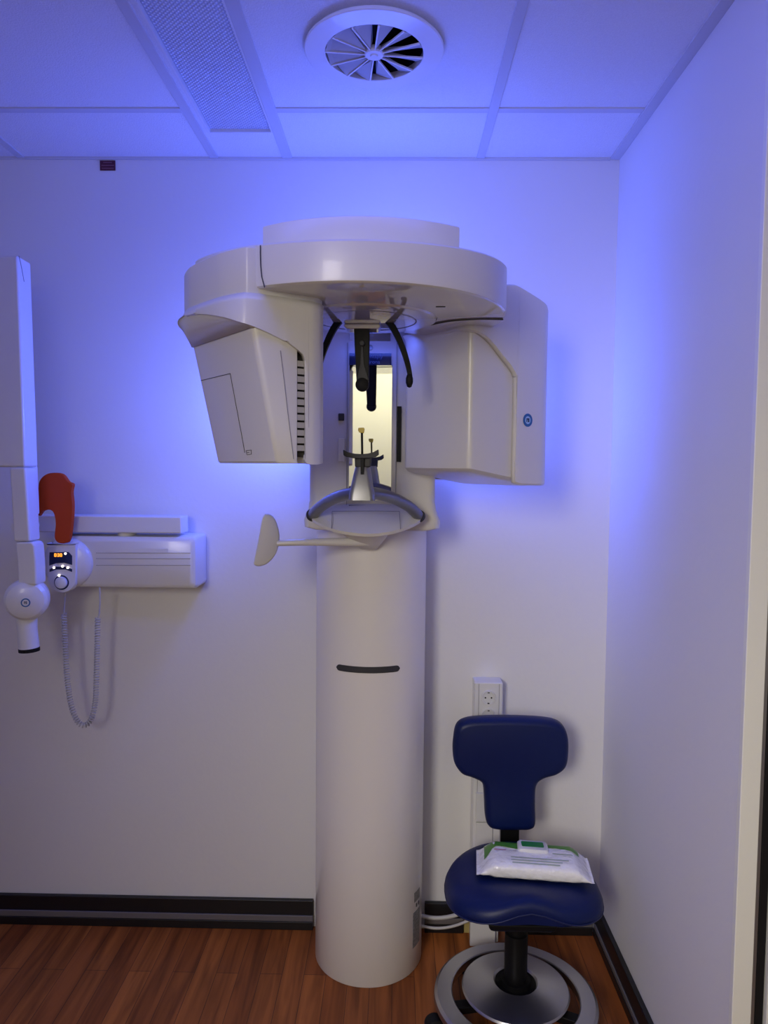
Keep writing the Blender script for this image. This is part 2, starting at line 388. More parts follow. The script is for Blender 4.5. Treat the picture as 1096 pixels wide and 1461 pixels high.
# chin rest
YB = 1.71
def quad(px, y, dy): return [at(a, b, y)+Vector((0, dy, 0)) for a, b in px]
cpx = [(498, 713), (499, 704), (502, 690), (505, 676), (508, 664)]; cpr = [(535.5, 714), (534.5, 704), (532, 690), (530, 676), (527.5, 664)]
rings = []
for i, ((a, b), (c_, d)) in enumerate(zip(cpx, cpr)):
    th = [.045, .05, .048, .042, .036][i]; y = 1.70+.004*i
    l = at(a, b, y); r = at(c_, d, y)
    pl_ = rpoly([(l.x, y-th/2, .012), (r.x, y-th/2, .012), (r.x, y+th/2, .012), (l.x, y+th/2, .012)], 5)
    rings.append([(p.x, p.y, l.z+(r.z-l.z)*(p.x-l.x)/(r.x-l.x)) for p in pl_])
chin = MB().loft(rings).build('chin_post', 'silver', pano, sharp=50)
MB().loft([[at(x, y, 1.695)+Vector((0, dy, 0)) for x, y in ((506.5, 666.5), (528.8, 666.5), (529.5, 650), (505.8, 650))] for dy in (0, .03)]).build('chin_block', 'dgrey', chin, bevel=.003)
cpl = [(489.5, 641.5), (497, 645.3), (506, 647.2), (516, 647.8), (525, 647), (533, 645), (540, 641), (540.5, 648.5), (536, 652), (528, 653.5), (516, 654), (504, 653.8), (494, 651.8), (490, 649.5)]
MB().loft([[at(x, y, 1.683)+Vector((0, dy, 0)) for x, y in cpl] for dy in (0, .024)]).build('chin_plate', 'dgrey', chin, bevel=.0015)
MB().loft([[at(x, y, 1.688)+Vector((0, dy, 0)) for x, y in ((514.6, 677), (519.4, 677), (519.8, 654), (514.4, 654))] for dy in (0, .006)]).build('rod_clamp', 'black', chin, bevel=.0008)
rod = MB().tube([at(517, 662, 1.694), at(516.8, 640, 1.694), at(516.4, 613, 1.694)], .0028, 10).build('bite_rod', 'black', chin)
MB().loft([[at(a, b, 1.69)+Vector((0, dy, 0)) for a, b in ((512.6, 617), (519, 618), (520.2, 612.5), (519.5, 610.2), (511.4, 610.4), (511, 614))] for dy in (-.003, .011)]).build('bite_tip', 'yellow', chin, bevel=.001)['label'] = 'yellow bite tip'

# fixed upper arm with round front
R2, hw, Y0 = .327, .193, 1.72
a_m = math.asin(hw/R2)
def armplan(g):
    p = [(XC+(R2-g)*math.sin(-a_m+2*a_m*k/32), Y0-(R2-g)*math.cos(-a_m+2*a_m*k/32)) for k in range(33)]
    return p+[(XC+hw-g, 2.19), (XC-hw+g, 2.19)]
MB().loft([[(x, y, z) for x, y in armplan(g)] for g, z in ((0, 1.945), (0, 1.988), (.0012, 1.9905), (.004, 1.992))]).build('upper_arm', 'plastic', pano, sharp=35)

# rotating arm: crescent plate, thicker towards the back
RR = .3635
def shear(p): return (p[0], p[1]-.10*(p[0]-O.x))
def crescent(r, cut):
    out = []; n = 80
    a_c = math.asin(cut/r)
    a0, a1 = PI-a_c, 2*PI+a_c
    for k in range(n+1):
        a = a0+(a1-a0)*k/n; w_ = L(r*math.cos(a), r*math.sin(a), 0); out.append(shear((w_.x, w_.y)))
    return out
ZB = 1.858
def ztop(y): return 1.937+.085*max(0, y-1.357)
cres = lambda r: crescent(r, .03)
rm = MB().loft([[(x, y, ZB+.004) for x, y in cres(RR-.001)], [(x, y, ZB+.010) for x, y in cres(RR)], [(x, y, ztop(y)-.004) for x, y in cres(RR)], [(x, y, ztop(y)) for x, y in cres(RR-.004)]])
rot = rm.build('rotating_arm', 'plastic', pano, sharp=35)
up = MB().loft([[(x, y, ZB) for x, y in cres(RR-.006)], [(x, y, ZB+.002) for x, y in cres(RR-.002)], [(x, y, ZB+.0045) for x, y in cres(RR-.001)]])
up.build('underside', 'under', rot, sharp=50)
MB().lathe([(0, -.0035), (.150, -.0035), (.158, -.002), (.1625, .004), (.1625, .06), (0, .06)], (-.0735, 1.681, ZB-.002), 72).build('bearing_disc', 'under', rot, sharp=30)
MB().lathe([(.112, -.0040), (.1135, -.0042), (.115, -.0040), (.1135, -.0036)], (-.0735, 1.681, ZB-.002), 72).build('disc_groove', 'seam_l', rot)
q = L(.1, -.3, 0)
q = at(629, 418.5, 1.55)
box('recess_mark', 'seam', rot, q.x-.010, q.x+.010, q.y-.003, q.y+.003, ZB-.0012, ZB+.002)

def onring(px, py):
    d = ROT @ Vector(((px-548)/F_PX, -(py-730.5)/F_PX, -1.0))
    for k in range(2000):
        y = 1.2+.5*k/2000; p = Vector((0, 0, ZC))+d*(y/d.y); yy = p.y+.10*(p.x-O.x)
        if (p.x-O.x)**2+(yy-O.y)**2 < (RR+.0022)**2: return p
    return p
MB().tube([onring(*p) for p in ((371.5, 350), (371.5, 362), (372, 380), (373.5, 395), (377.5, 410))], .0011, 6).build('seam', 'seam', rot)

# tube housing: collar, shell with cut-away lip, slanted inner body
def shellpts(pts, n=8): return cr(pts, n)
# outline (u, v, lip z); from back left round the front to back right
so = [(-.16, .150, 1.800), (-.27, .154, 1.815), (-.325, .150, 1.822), (-.350, .132, 1.830), (-.360, .095, 1.836), (-.362, .03, 1.836), (-.358, -.04, 1.826), (-.350, -.11, 1.810), (-.338, -.150, 1.797), (-.318, -.163, 1.790),
      (-.285, -.168, 1.780), (-.245, -.170, 1.765), (-.218, -.171, 1.750), (-.206, -.171, 1.735), (-.2015, -.171, 1.700), (-.199, -.171, 1.60), (-.200, -.171, 1.550), (-.203, -.171, 1.540), (-.202, -.171, 1.530), (-.185, -.170, 1.528), (-.165, -.160, 1.530), (-.150, -.135, 1.534), (-.148, -.06, 1.55), (-.148, .06, 1.58), (-.150, .15, 1.6)]
sp = shellpts(so, 6)
ZT = 1.848
def topuv(u, v):   # collar outline sits on the circle of the rotating arm
    r = math.hypot(u, v); k = 1.0
    if u < -.2: k = min(1.0, (RR+.001)/r)
    return (u*k*.992, v*.985)
T_a = []; T_b = []; T_c = []; T_d = []
for u, v, z in sp:
    a = topuv(u, v); T_a.append(L(a[0], a[1], ZT)); T_b.append(L((u+a[0])/2-.002, (v+a[1])/2, max(z, ZT-.014) if z > ZT-.014 else ZT-.014)); T_c.append(L(u, v, z))
    T_d.append(L(u*(.93 if u < -.25 else 1)+(.012 if u < -.25 else 0), v*.965, z-.002 if u < -.25 else z+.001))
shell = MB().loft([T_a, T_b, T_c, T_d], False, False, False)
# collar above the seam
col_out = []
for u, v, z in sp:
    a = topuv(u, v); w_ = L(a[0]*1.004, a[1]*1.004, 0); col_out.append(w_)
col_m = MB().loft([[(p.x, p.y, z) for p in [Vector((q.x+(O.x-q.x)*g, q.y+(O.y-q.y)*g, 0)) for q in col_out]] for g, z in ((.004, ZT-.0005), (0, ZT+.003), (0, ZT+.085), (.01, ZT+.088))])
housing = col_m.build('tube_housing', 'plastic', pano, sharp=35)
shell.build('shell', 'plastic', housing, sharp=30, solid=.004)
MB().tube([p+Vector((0, 0, -.0006)) for p in T_a], .0012, 6).build('seam', 'seam_l', housing)
# inner body
def inplan(du, tv):   # facet at u=-.32+du
    return rpoly([(-.17, .147, .01), (-.322+du, .150*tv, .012), (-.322+du, -.160*tv, .014), (-.262+du*.5, -.1655, .05), (-.2215, -.1665, .002), (-.2215, -.148, 0), (-.16, -.148, 0)], 5)
body = []
for f in (0, .02, .25, .5, .75, .985, 1.0):
    z = 1.815+(1.527-1.815)*f; g = .003 if f in (1.0,) else 0
    body.append([L(p.x+g, p.y*(1-g), z) for p in inplan(.062*f, 1-.05*f)])
MB().loft(body).build('inner_body', 'plastic', housing, sharp=30)
# cove between lip and facet
cove0 = []; cove1 = []; cove2 = []
for u, v, z in sp[10:64]:
    cove0.append(L(u, v, z))
    ui = max(u, -.319); vi = max(min(v, .145), -.158)
    if u > -.31: ui = u
    cove2.append(L(ui+.002, vi*.985, min(z-.001, 1.786))); cove1.append(L(u*.55+ui*.45, v*.55+vi*.45, z*.5+min(z, 1.786)*.5+.004))
MB().loft([cove0, cove1, cove2], False, False, False).build('cove', 'plastic', housing, sharp=60, solid=.002)
# ventilation slot with slats
MB().loft([[L(u, v, z) for u, v in ((-.2213, -.153), (-.198, -.153), (-.198, -.1475), (-.2213, -.1475))] for z in (1.540, 1.752)]).build('vent_recess', 'dim_gap', housing)
for k in range(12):
    z = 1.552+k*.0152
    MB().loft([[L(u, v, zz) for u, v in ((-.2213, -.1655), (-.200, -.1660), (-.200, -.1535), (-.2213, -.1535))] for zz in (z, z+.0112)]).build('vent_slat', 'grille', housing)
# access panel line on the slanted facet and small mark
def fac(px, py):
    """point on the slanted facet seen at that place"""
    d = ROT @ Vector(((px-548)/F_PX, -(py-730.5)/F_PX, -1.0)); best = None
    for k in range(400):
        y = 1.30+.5*k/400; p = Vector((0, 0, ZC))+d*(y/d.y); r = Vector((p.x-O.x, p.y-O.y)); u = r.x*CA+r.y*SA; v = -r.x*SA+r.y*CA
        f = (1.815-p.z)/(1.815-1.527); uf = -.322+.062*f
        if u > uf: return L(uf-.0006, v, p.z)
    return p
lm = MB()
for a, b in (((287, 543), (329, 533)), ((329, 533), (350, 646)),):
    lm.tube([fac(a[0]+(b[0]-a[0])*k/8, a[1]+(b[1]-a[1])*k/8) for k in range(9)], .0007, 6)
lm.build('panel_seam', 'seam', housing)
lm = MB()
for a, b in (((352, 643), (359, 642)), ((352, 646), (356, 645.6)), ((353, 649), (359, 648)), ((359, 642), (359, 648)), ((352, 643), (353, 649))):
    lm.tube([fac(*a), fac(*b)], .0006, 5)
lm.build('symbol', 'seam', housing)

# sensor housing
def senplan(g):
    return rpoly([(.256+g, .118, .03), (.256+g, -.150+g, .013), (.33, -.1505+g, .05), (.408, -.150+g, .004), (.50, -.150+g, .03), (.50, .14, .03)], 7)
lv = []
for g, z in ((.030, 1.512), (.008, 1.514), (.001, 1.520), (0, 1.530), (0, 1.62), (0, 1.80), (-.0, 1.84), (-.004, 1.858), (-.012, 1.868)):
    lv.append([L(p.x, p.y, z-max(0, (p.x-.262))*.155*(1 if z < 1.525 else (.8 if z < 1.55 else 0))) for p in senplan(g)])
sensor = MB().loft(lv).build('sensor_housing', 'plastic', pano, sharp=40)
# outer shell of the sensor: outline (u, v, lower edge z, top z)
ss = [(.262, -.02, 1.848, 1.868), (.252, -.09, 1.850, 1.868), (.250, -.132, 1.850, 1.869), (.258, -.153, 1.846, 1.870), (.275, -.160, 1.842, 1.88), (.31, -.162, 1.826, 1.93), (.35, -.163, 1.795, 1.962), (.385, -.163, 1.768, 1.970), (.398, -.163, 1.752, 1.970), (.402, -.163, 1.735, 1.970), (.4025, -.163, 1.60, 1.970), (.4025, -.163, 1.50, 1.970), (.410, -.163, 1.484, 1.968), (.45, -.163, 1.481, 1.958), (.50, -.160, 1.480, 1.944), (.525, -.145, 1.481, 1.936), (.537, -.11, 1.482, 1.932), (.542, .02, 1.484, 1.932), (.537, .12, 1.486, 1.934), (.51, .155, 1.488, 1.94), (.40, .16, 1.49, 1.96), (.30, .158, 1.49, 1.96)]
sp2 = cr(ss, 6)
A = [L(u*.97+.012, v*.95, zt) for u, v, zl, zt in sp2]; A1 = [L(u*.993+.003, v*.985, zt-.003) for u, v, zl, zt in sp2]; A2 = [L(u, v, zt-.012) for u, v, zl, zt in sp2]
B = [L(u, v, zl+.003) for u, v, zl, zt in sp2]; B1 = [L(u+(.002 if u < .41 else 0), v*.985, zl) for u, v, zl, zt in sp2]; B2 = [L(u*.99+.004, v*.92, zl+.001) for u, v, zl, zt in sp2]
MB().loft([A, A1, A2, B, B1, B2], False, False, False).build('outer_shell', 'plastic', sensor, sharp=32, solid=.003)
# closing top and bottom plates of the outer shell
MB().loft([[L(u*.985+.006, v*.97, zt-.004) for u, v, zl, zt in sp2[24:]], [L(u*.985+.006, v*.97, zt-.014) for u, v, zl, zt in sp2[24:]]]).build('top_cover', 'plastic', sensor)
bt = [p for p in sp2 if p[2] < 1.495 and p[0] > .40]
MB().loft([[L(u*.985+.006, v*.97, zl+.006) for u, v, zl, zt in bt], [L(u*.985+.006, v*.97, zl+.014) for u, v, zl, zt in bt]]).build('bottom_cover', 'plastic', sensor)
# seam between arm underside and sensor
def onz(px, py, z):
    d = ROT @ Vector(((px-548)/F_PX, -(py-730.5)/F_PX, -1.0)); return Vector((0, 0, ZC))+d*((z-ZC)/d.z)
sm = [onz(*p, ZB-.0012) for p in cr([(600, 467), (640, 458.5), (680, 455.5), (705, 455.5), (718, 456)], 6)]
MB().tube(sm, .0016, 6).build('seam', 'seam', sensor)
# round badge
def badge(parent, c, n, xd, r, inn=.60, cm='pale_blue'):
    n = Vector(n).normalized(); c = Vector(c)
    MB().lathe([(r*inn, .0), (r, .0), (r, .0009), (r*inn, .0009)], c, 40, n).build('badge_ring', 'blue_print', parent)
    MB().lathe([(0, .0), (r*inn, .0), (r*inn, .0007), (0, .0007)], c, 40, n).build('badge_centre', cm, parent)
    x = Vector(xd).normalized(); y = n.cross(x)
    b = MB(); s = r*.30
    for x0, x1, y0, y1 in ((-1, -.6, -1, .9), (-1, -.1, .55, .95), (-.3, .1, -.2, .95), (.0, .5, -1, -.5), (.35, .6, -1, 1), (.35, 1, .6, 1), (.75, 1, -1, 1)):
        b.prism([c+n*.0007+x*(s*a)+y*(s*e) for a, e in ((x0, y0), (x1, y0), (x1, y1), (x0, y1))], n*.0006)
    b.build('badge_letters', 'navy', parent)
def onv(px, py, v):
    n = Vector((-SA, CA)); d = ROT @ Vector(((px-548)/F_PX, -(py-730.5)/F_PX, -1.0)); t_ = (v+O.dot(n))/(d.x*n.x+d.y*n.y); return Vector((0, 0, ZC))+d*t_
MB().tube([onv(x, y, -.1668) for x, y in ((400, 500), (405, 540), (412, 600), (419, 655))], .0006, 5).build('seam', 'seam_l', housing)
bc = onv(753, 599.5, -.1668); badge(sensor, bc, L(0, -1, 0)-L(0, 0, 0), L(1, 0, 0)-L(0, 0, 0), .0165)

# forehead support and temple supports
YS = 1.72
fb = []
for px0, px1, py, th in ((505, 527.5, 440, .018), (505, 527.5, 470, .018), (506.5, 527, 505, .016), (508, 526.5, 530, .014), (509, 526, 550, .012)):
    l = at(px0, py, YS-.01); r = at(px1, py, YS-.01); fb.append([l, r, r+Vector((0, th, 0)), l+Vector((0, th, 0))])
fore = MB().loft(fb).build('forehead_support', 'black', pano, bevel=.002)
q = at(517, 549, YS-.012); MB().lathe([(0, -.008), (.0155, -.008), (.0160, .0), (.0155, .008), (.013, .010), (0, .010)], q, 32, (0, -1, 0)).build('pad', 'black_soft', fore)
q = at(516.5, 490, YS-.012); MB().lathe([(0, -.002), (.0068, -.002), (.0068, .004), (.005, .006), (0, .006)], q, 24, (0, -1, 0)).build('screw_knob', 'dgrey', fore)
MB().loft([[at(x, y, YS-.0125)+Vector((0, dy, 0)) for x, y in ((515, 494), (518, 494), (519.5, 520), (526, 542), (508.5, 542), (514, 520))] for dy in (0, .003)]).build('fork', 'dgrey', fore, bevel=.0008)
q = at(517, 460, YS)
zb_ = ZB-.006
MB().loft([[ (q.x+sx*w_, YS-.012+dy, z) for sx, dy in ((-1, 0), (1, 0), (1, .05), (-1, .05))] for w_, z in ((.040, zb_+.001), (.044, zb_-.004), (.038, zb_-.011))]).build('mount', 'under', fore, bevel=.004)
rp = [(545, 446, 1.70), (551, 455, 1.70), (561, 468, 1.705), (571, 488, 1.71), (579, 510, 1.715), (584, 530, 1.72), (586, 545, 1.72)]
def temple(mir):
    pts = [at(*p) for p in cr(rp, 6)]
    if mir: pts = [Vector((2*(-.0805)-p.x, p.y, p.z)) for p in pts]
    rings = []; n = len(pts)
    for i, p in enumerate(pts):
        t_ = (pts[min(i+1, n-1)]-pts[max(i-1, 0)]).normalized(); s_ = t_.cross(Vector((0, 1, 0))).normalized()
        w_ = .0085-.0035*i/n
        rings.append([p+s_*w_-Vector((0, .009, 0)), p+s_*w_+Vector((0, .009, 0)), p-s_*w_+Vector((0, .009, 0)), p-s_*w_-Vector((0, .009, 0))])
    o = MB().loft(rings).build('temple_support', 'black', pano, bevel=.002)
    e = pts[-1]; sg = -1 if mir else 1
    pad = MB().lathe([(0, -.018), (.005, -.016), (.0085, -.006), (.0085, .004), (.0055, .013), (0, .016)], e+Vector((-.003*sg, -.004, .004)), 20).build('temple_pad', 'black_soft', o, sharp=80)
temple(False); temple(True)

# swing-out control panel on its small arm under the console
pv = MB()
rings = []
for f, px0, px1, py in ((0, 488, 554, 763), (.25, 494, 551, 768), (.55, 505, 545, 775), (1, 514, 538, 784)):
    a = at(px0, py, 1.955+.05*f); b = at(px1, py, 1.955+.05*f); w_ = (b.x-a.x)/2; c_ = (a+b)/2
    rings.append([(c_.x+w_*math.cos(t_), c_.y+w_*.9*math.sin(t_)+.02, c_.z) for t_ in [2*PI*k/24 for k in range(24)]])
pv.loft(rings); pivot = pv.build('panel_arm', 'plastic', pano, sharp=50)
am = cr([(526, 773.5, 1.985), (490, 773.5, 1.965), (455, 773.5, 1.945), (425, 774, 1.925), (396, 775, 1.92)], 5); rg = []
for i, p in enumerate(am):
    w_ = at(*p); h_ = .0125-.005*i/len(am); d_ = .013
    rg.append([w_+Vector((0, d_*math.cos(t_), h_*math.sin(t_))) for t_ in [2*PI*k/14 for k in range(14)]])
MB().loft(rg).build('bar', 'plastic', pivot, sharp=60)
dp = cr([(375, 738, 0), (382, 733.5, 0), (391, 739, 0), (397, 754, 0), (398.5, 770, 0), (394, 789, 0), (383, 803, 0), (371, 808, 0), (362.5, 806, 0), (363, 798, 0), (369, 768, 0)], 5, True)
fr_ = [at(x, y, 1.90+.0012*(x-380)) for x, y, _ in dp]; pc = sum(fr_, Vector())/len(fr_)
def sc(k, dy, dx=0): return [pc+(p-pc)*k+Vector((dx, dy, 0)) for p in fr_]
pn = MB().loft([sc(.90, -.004), sc(.97, -.0015), sc(1, .003), sc(1.0, .014, -.002), sc(.93, .020, -.003)]).build('control_panel', 'plastic', pano, sharp=55)

# ------------------------------------------------------------------ wall-mounted dental X-ray unit on the left
YW = 2.20
unit = thing('arm_mounted_xray_unit', 'white wall-mounted dental X-ray unit with folded arm and round tube head', 'x-ray machine', (at(180, 800, D).x, D, at(180, 800, D).z))
a = at(72, 766, YW); b = at(276, 838, YW)
zt_ = at(180, 764, YW).z; zb2 = at(180, 840, YW).z
x1_ = at(286, 800, 2.25).x
wb = MB().loft([[(p.x, y, p.y) for p in rpoly([(a.x+i, zb2+i, .012), (x1_-i, zb2+i, .012), (x1_-i, zt_-i, .012), (a.x+i, zt_-i, .012)], 5)] for y, i in ((D-.0008, .0), (YW+.030, .0), (YW+.008, .004), (YW, .014))])
wallbox = wb.build('wall_box', 'unit', unit, sharp=40)
lm = MB()
for py in (789, 797, 806.5): q0 = at(137, py, YW-.0004); q1 = at(272, py, YW-.0004); lm.tube([q0, q1], .0007, 6)
lm.build('panel_lines', 'seam_l', wallbox)
q0 = at(170, 782, YW); q1 = at(240, 789, YW); box('name_strip', 'pale_blue', wallbox, q0.x, q1.x, YW-.0008, YW+.002, q1.z, q0.z)
bpy.data.objects['name_strip'].data.materials[0] = M['unit']
q = at(100, 798, YW)
# round swivel boss behind the control panel
c0 = at(97, 803, YW); MB().lathe([(0, -.03), (.076, -.03), (.078, .0), (.074, .010), (.060, .018), (.03, .022), (0, .023)], c0, 48, (0, -1, 0)).build('swivel_boss', 'unit', unit, sharp=50)
# control panel
YP = YW-.03
pp = [(68, 779), (69, 776.5), (105, 776.5), (108, 779), (108, 826), (104, 838), (97, 844), (88, 846), (78, 843), (71, 836), (68, 826)]
pw = [at(x, y, YP) for x, y, _ in cr([(x, y, 0) for x, y in pp], 4, True)]; pc = sum(pw, Vector())/len(pw)
cpn = MB().loft([[pc+(p-pc)*k+Vector((0, dy, 0)) for p in pw] for k, dy in ((1, .03), (1, .004), (.97, 0))]).build('operating_panel', 'unit', unit, sharp=50)
def px_poly(name, pts, m, parent, y, th=.0012): return MB().loft([[at(x, yy, y)+Vector((0, d_, 0)) for x, yy in pts] for d_ in (-th, .001)]).build(name, m, parent)
disp = px_poly('display', [(71, 788), (98, 787.5), (103, 793), (103, 806), (92, 803), (80, 803.5), (70.5, 807), (70.5, 795)], 'navy', cpn, YP)
for k, x in enumerate((79, 83, 87)):
    lm = MB()
    segs = [((x-1.2, 790), (x+1.2, 790)), ((x-1.2, 794), (x+1.2, 794)), ((x-1.2, 790), (x-1.2, 794)), ((x+1.2, 790), (x+1.2, 794)), ((x-1.2, 792), (x+1.2, 792))]
    if k == 1: segs.pop(2)
    for s0, s1 in segs: lm.tube([at(*s0, YP-.0016), at(*s1, YP-.0016)], .0012, 5)
    lm.build('digit', 'amber', disp)
px_poly('button_band', [(71, 812), (80, 808.5), (94, 808.5), (103, 812), (103, 816), (94, 812.5), (80, 812.5), (71, 816)], 'navy', cpn, YP)
for x, y in ((93.5, 789.8), (77.2, 810), (89.3, 808), (96.8, 810)):
    MB().lathe([(0, 0), (.0036, 0), (.0034, .002), (0, .0026)], at(x, y, YP-.001), 14, (0, -1, 0)).build('indicator_light', 'lamp_dot', cpn)
kc = at(88, 831, YP)
MB().lathe([(0, 0), (.0225, 0), (.0225, .0012), (0, .0012)], kc, 32, (0, -1, 0)).build('dial_ring', 'navy', cpn)
MB().lathe([(0, 0), (.0185, 0), (.0175, .008), (.014, .010), (0, .010)], kc, 32, (0, -1, 0)).build('dial', 'unit', cpn, sharp=50)
MB().lathe([(0, 0), (.0036, 0), (.0034, .002), (0, .0026)], at(84.3, 821, YP-.002), 14, (0, -1, 0)).build('indicator_light', 'lamp_dot', cpn)
# horizontal extension arm
YE = 2.20
a = at(36, 740, YE); b = at(259, 760, YE)
za = at(150, 736, YE).z; zb3 = at(150, 760.5, YE).z
ext = MB().box(a.x, b.x, YE, YE+.075, zb3, za).build('extension_arm', 'unit', unit, bevel=.005)
# folded scissor arm: two upright beams nearer the camera
YA = 2.04
def beam(name, px, y0, y1, parent, bev=.007):
    p = [at(x, yy, y0) for x, yy in px]
    r = [[Vector((q.x, y0, q.z)) for q in p], [Vector((q.x, y1, q.z)) for q in p]]
    return MB().loft(r).build(name, 'unit', parent, bevel=bev, seg=3)
up1 = beam('scissor_arm', [(-40, 365), (25, 364), (36, 666.5), (-10, 666.5)], YA, YA+.075, unit)
lo = beam('lower_cover', [(13, 666.8), (36, 666.8), (43, 773), (19, 773)], YA-.002, YA+.06, up1)
beam('cable_cover', [(39, 665), (46, 664), (49, 735), (42, 735)], YA+.05, YA+.085, up1, .006)
lm = MB().tube([at(*p) for p in cr([(27, 365, YA-.001), (30, 378, YA-.001), (34.5, 402, YA-.001)], 4)], .0009, 6)
lm.tube([Vector((at(31.2, 402, YA+.05).x+.0105, YA+.05, at(31, 402, YA+.05).z)), Vector((at(41, 652, YA+.05).x+.0105, YA+.05, at(40, 652, YA+.05).z))], .001, 6)
lm.build('seam', 'seam_l', up1)
jc = at(49, 749, YE); MB().lathe([(0, -.01), (.016, -.01), (.016, YE-YA-.055), (0, YE-YA-.055)], jc, 28, (0, -1, 0)).build('elbow_joint', 'unit', unit, sharp=40)
q = at(180, 762, YE+.03); MB().lathe([(0, -.012), (.028, -.012), (.028, .012), (0, .012)], (q.x, YE+.04, q.z), 28).build('swivel_post', 'unit', unit, sharp=40)
# tube head
neck = beam('tube_head', [(23, 773.5), (45, 773.5), (49, 778), (51, 800), (52, 835), (26, 835), (24, 800), (21.5, 778)], YA-.004, YA+.055, unit)
hc = at(39.5, 854, YA+.03)
hax = Vector((.30, -1, -.02)).normalized()
MB().lathe([(0, -.045), (.040, -.042), (.0565, -.025), (.0605, .0), (.0605, .012), (.0595, .0125), (.0595, .0145), (.0605, .015), (.058, .026), (.050, .036), (.036, .042), (.018, .0445), (0, .045)], hc, 56, hax).build('head_drum', 'unit', neck, sharp=25)
cb = [at(38, 880, YA+.035), at(39, 897, YA+.035), at(41.5, 924, YA+.035)]
MB().tube([at(37, 868, YA+.04)]+cb, [.030, .029, .0275, .0285], 32).build('cone', 'unit', neck, sharp=60)
MB().tube([cb[2]-Vector((0, 0, .0)), at(41.8, 929, YA+.035)], [.029, .029], 32).build('cone_tip', 'black_soft', neck)
badge(neck, hc+hax*.0447+Vector((.003, 0, -.003)), hax, (1, .30, 0), .0125, .74, 'unit')
# coiled hand-switch cable
def coil():
    b = MB()
    YCb = 2.20
    b.tube([at(92, 845, YCb), at(92.5, 855, YCb), at(91.5, 868, YCb), at(91, 876, YCb)], .0022, 8)
    path = cr([(91, 876, YCb), (93, 920, YCb), (96, 970, YCb), (102, 1008, YCb), (110, 1028, YCb), (120, 1035, YCb), (130, 1026, YCb), (136, 1000, YCb), (138, 950, YCb), (139, 905, YCb), (139.5, 882, YCb)], 10)
    P_ = [at(*p) for p in path]; dist = [0]
    for i in range(1, len(P_)): dist.append(dist[-1]+(P_[i]-P_[i-1]).length)
    tot = dist[-1]; n = 88*10; pts = []; j = 0
    for k in range(n+1):
        s_ = tot*k/n
        while j < len(P_)-2 and dist[j+1] < s_: j += 1
        f = (s_-dist[j])/(dist[j+1]-dist[j]); p = P_[j].lerp(P_[j+1], f); t_ = (P_[j+1]-P_[j]).normalized(); sd = t_.cross(Vector((0, 1, 0))).normalized()
        an = 2*PI*k/10; pts.append(p+sd*(.0070*math.cos(an))+Vector((0, .0070*math.sin(an), 0)))
    b.tube(pts, .0021, 6)
    b.tube([at(139.5, 882, YCb), at(141.5, 876, YCb), at(142.5, 860, YCb), at(142, 838, YCb)], .0024, 8)
    return b
coil().build('coiled_cable', 'grey_cable', unit, sharp=60)
# orange hook-shaped guard hanging over the arm
op = [(57, 735), (57, 700), (59, 686), (68, 677), (80, 674.5), (92, 677), (100, 687), (106.5, 691), (105, 702), (106.5, 722), (105, 748), (101.5, 770), (96, 775), (86, 774.5), (81, 768), (82.5, 748), (80, 733), (74, 727.5), (64, 729)]
ow = [at(x-3, y, 2.155) for x, y, _ in cr([(x, y, 0) for x, y in op], 4, True)]; pc = sum(ow, Vector())/len(ow)
og = MB().loft([[p+Vector((0, .016, 0)) for p in ow], [p+Vector((0, .003, 0)) for p in ow], [pc+(p-pc)*.97 for p in ow]]).build('plastic_hook', 'orange', None, sharp=40, bevel=0)
tag(og, 'orange hook-shaped plastic guard hanging over the white wall arm', 'hook')

# ------------------------------------------------------------------ socket column on the back wall, cables
sx0, sx1 = at(673, 1100, D).x, at(718, 1000, 2.26).x
ztop_ = at(695, 974, 2.255).z
t = thing('socket_column', 'white vertical socket trunking on the back wall behind the stool', 'sockets', ((sx0+sx1)/2, D, 0))
YK = 2.255
k0 = at(677, 1000, YK).x; k1 = at(717.5, 1000, YK).x
tr = MB().box(k0, k1, YK, D-.0008, .0, ztop_).build('trunking', 'unit', t, bevel=.004)
lm = MB()
for px in (683, 712): q = at(px, 1010, YK); lm.tube([(q.x, YK-.0003, ztop_-.004), (q.x, YK-.0003, .47)], .0008, 6)
lm.build('seam', 'seam_l', tr)
for py in (995.5, 1021):
    q = at(697, py, YK)
    s = MB().lathe([(0, .0012), (.0172, .0012), (.0185, .005), (.0222, .0055), (.0235, .0008), (.0235, -.001), (0, -.001)], (q.x, YK, q.z), 32, (0, -1, 0)).build('socket', 'unit', t, sharp=30)
    for dx in (-.0095, .0095): MB().lathe([(0, 0), (.0026, 0), (.0026, .0006), (0, .0006)], (q.x+dx, YK-.0012, q.z), 10, (0, -1, 0)).build('pin_hole', 'hole_shade', s)
    for dz in (-.0185, .0185): box('earth_clip', 'dgrey', s, q.x-.003, q.x+.003, YK-.0052, YK-.0012, q.z+dz*.93-.0015, q.z+dz*.93+.0015)
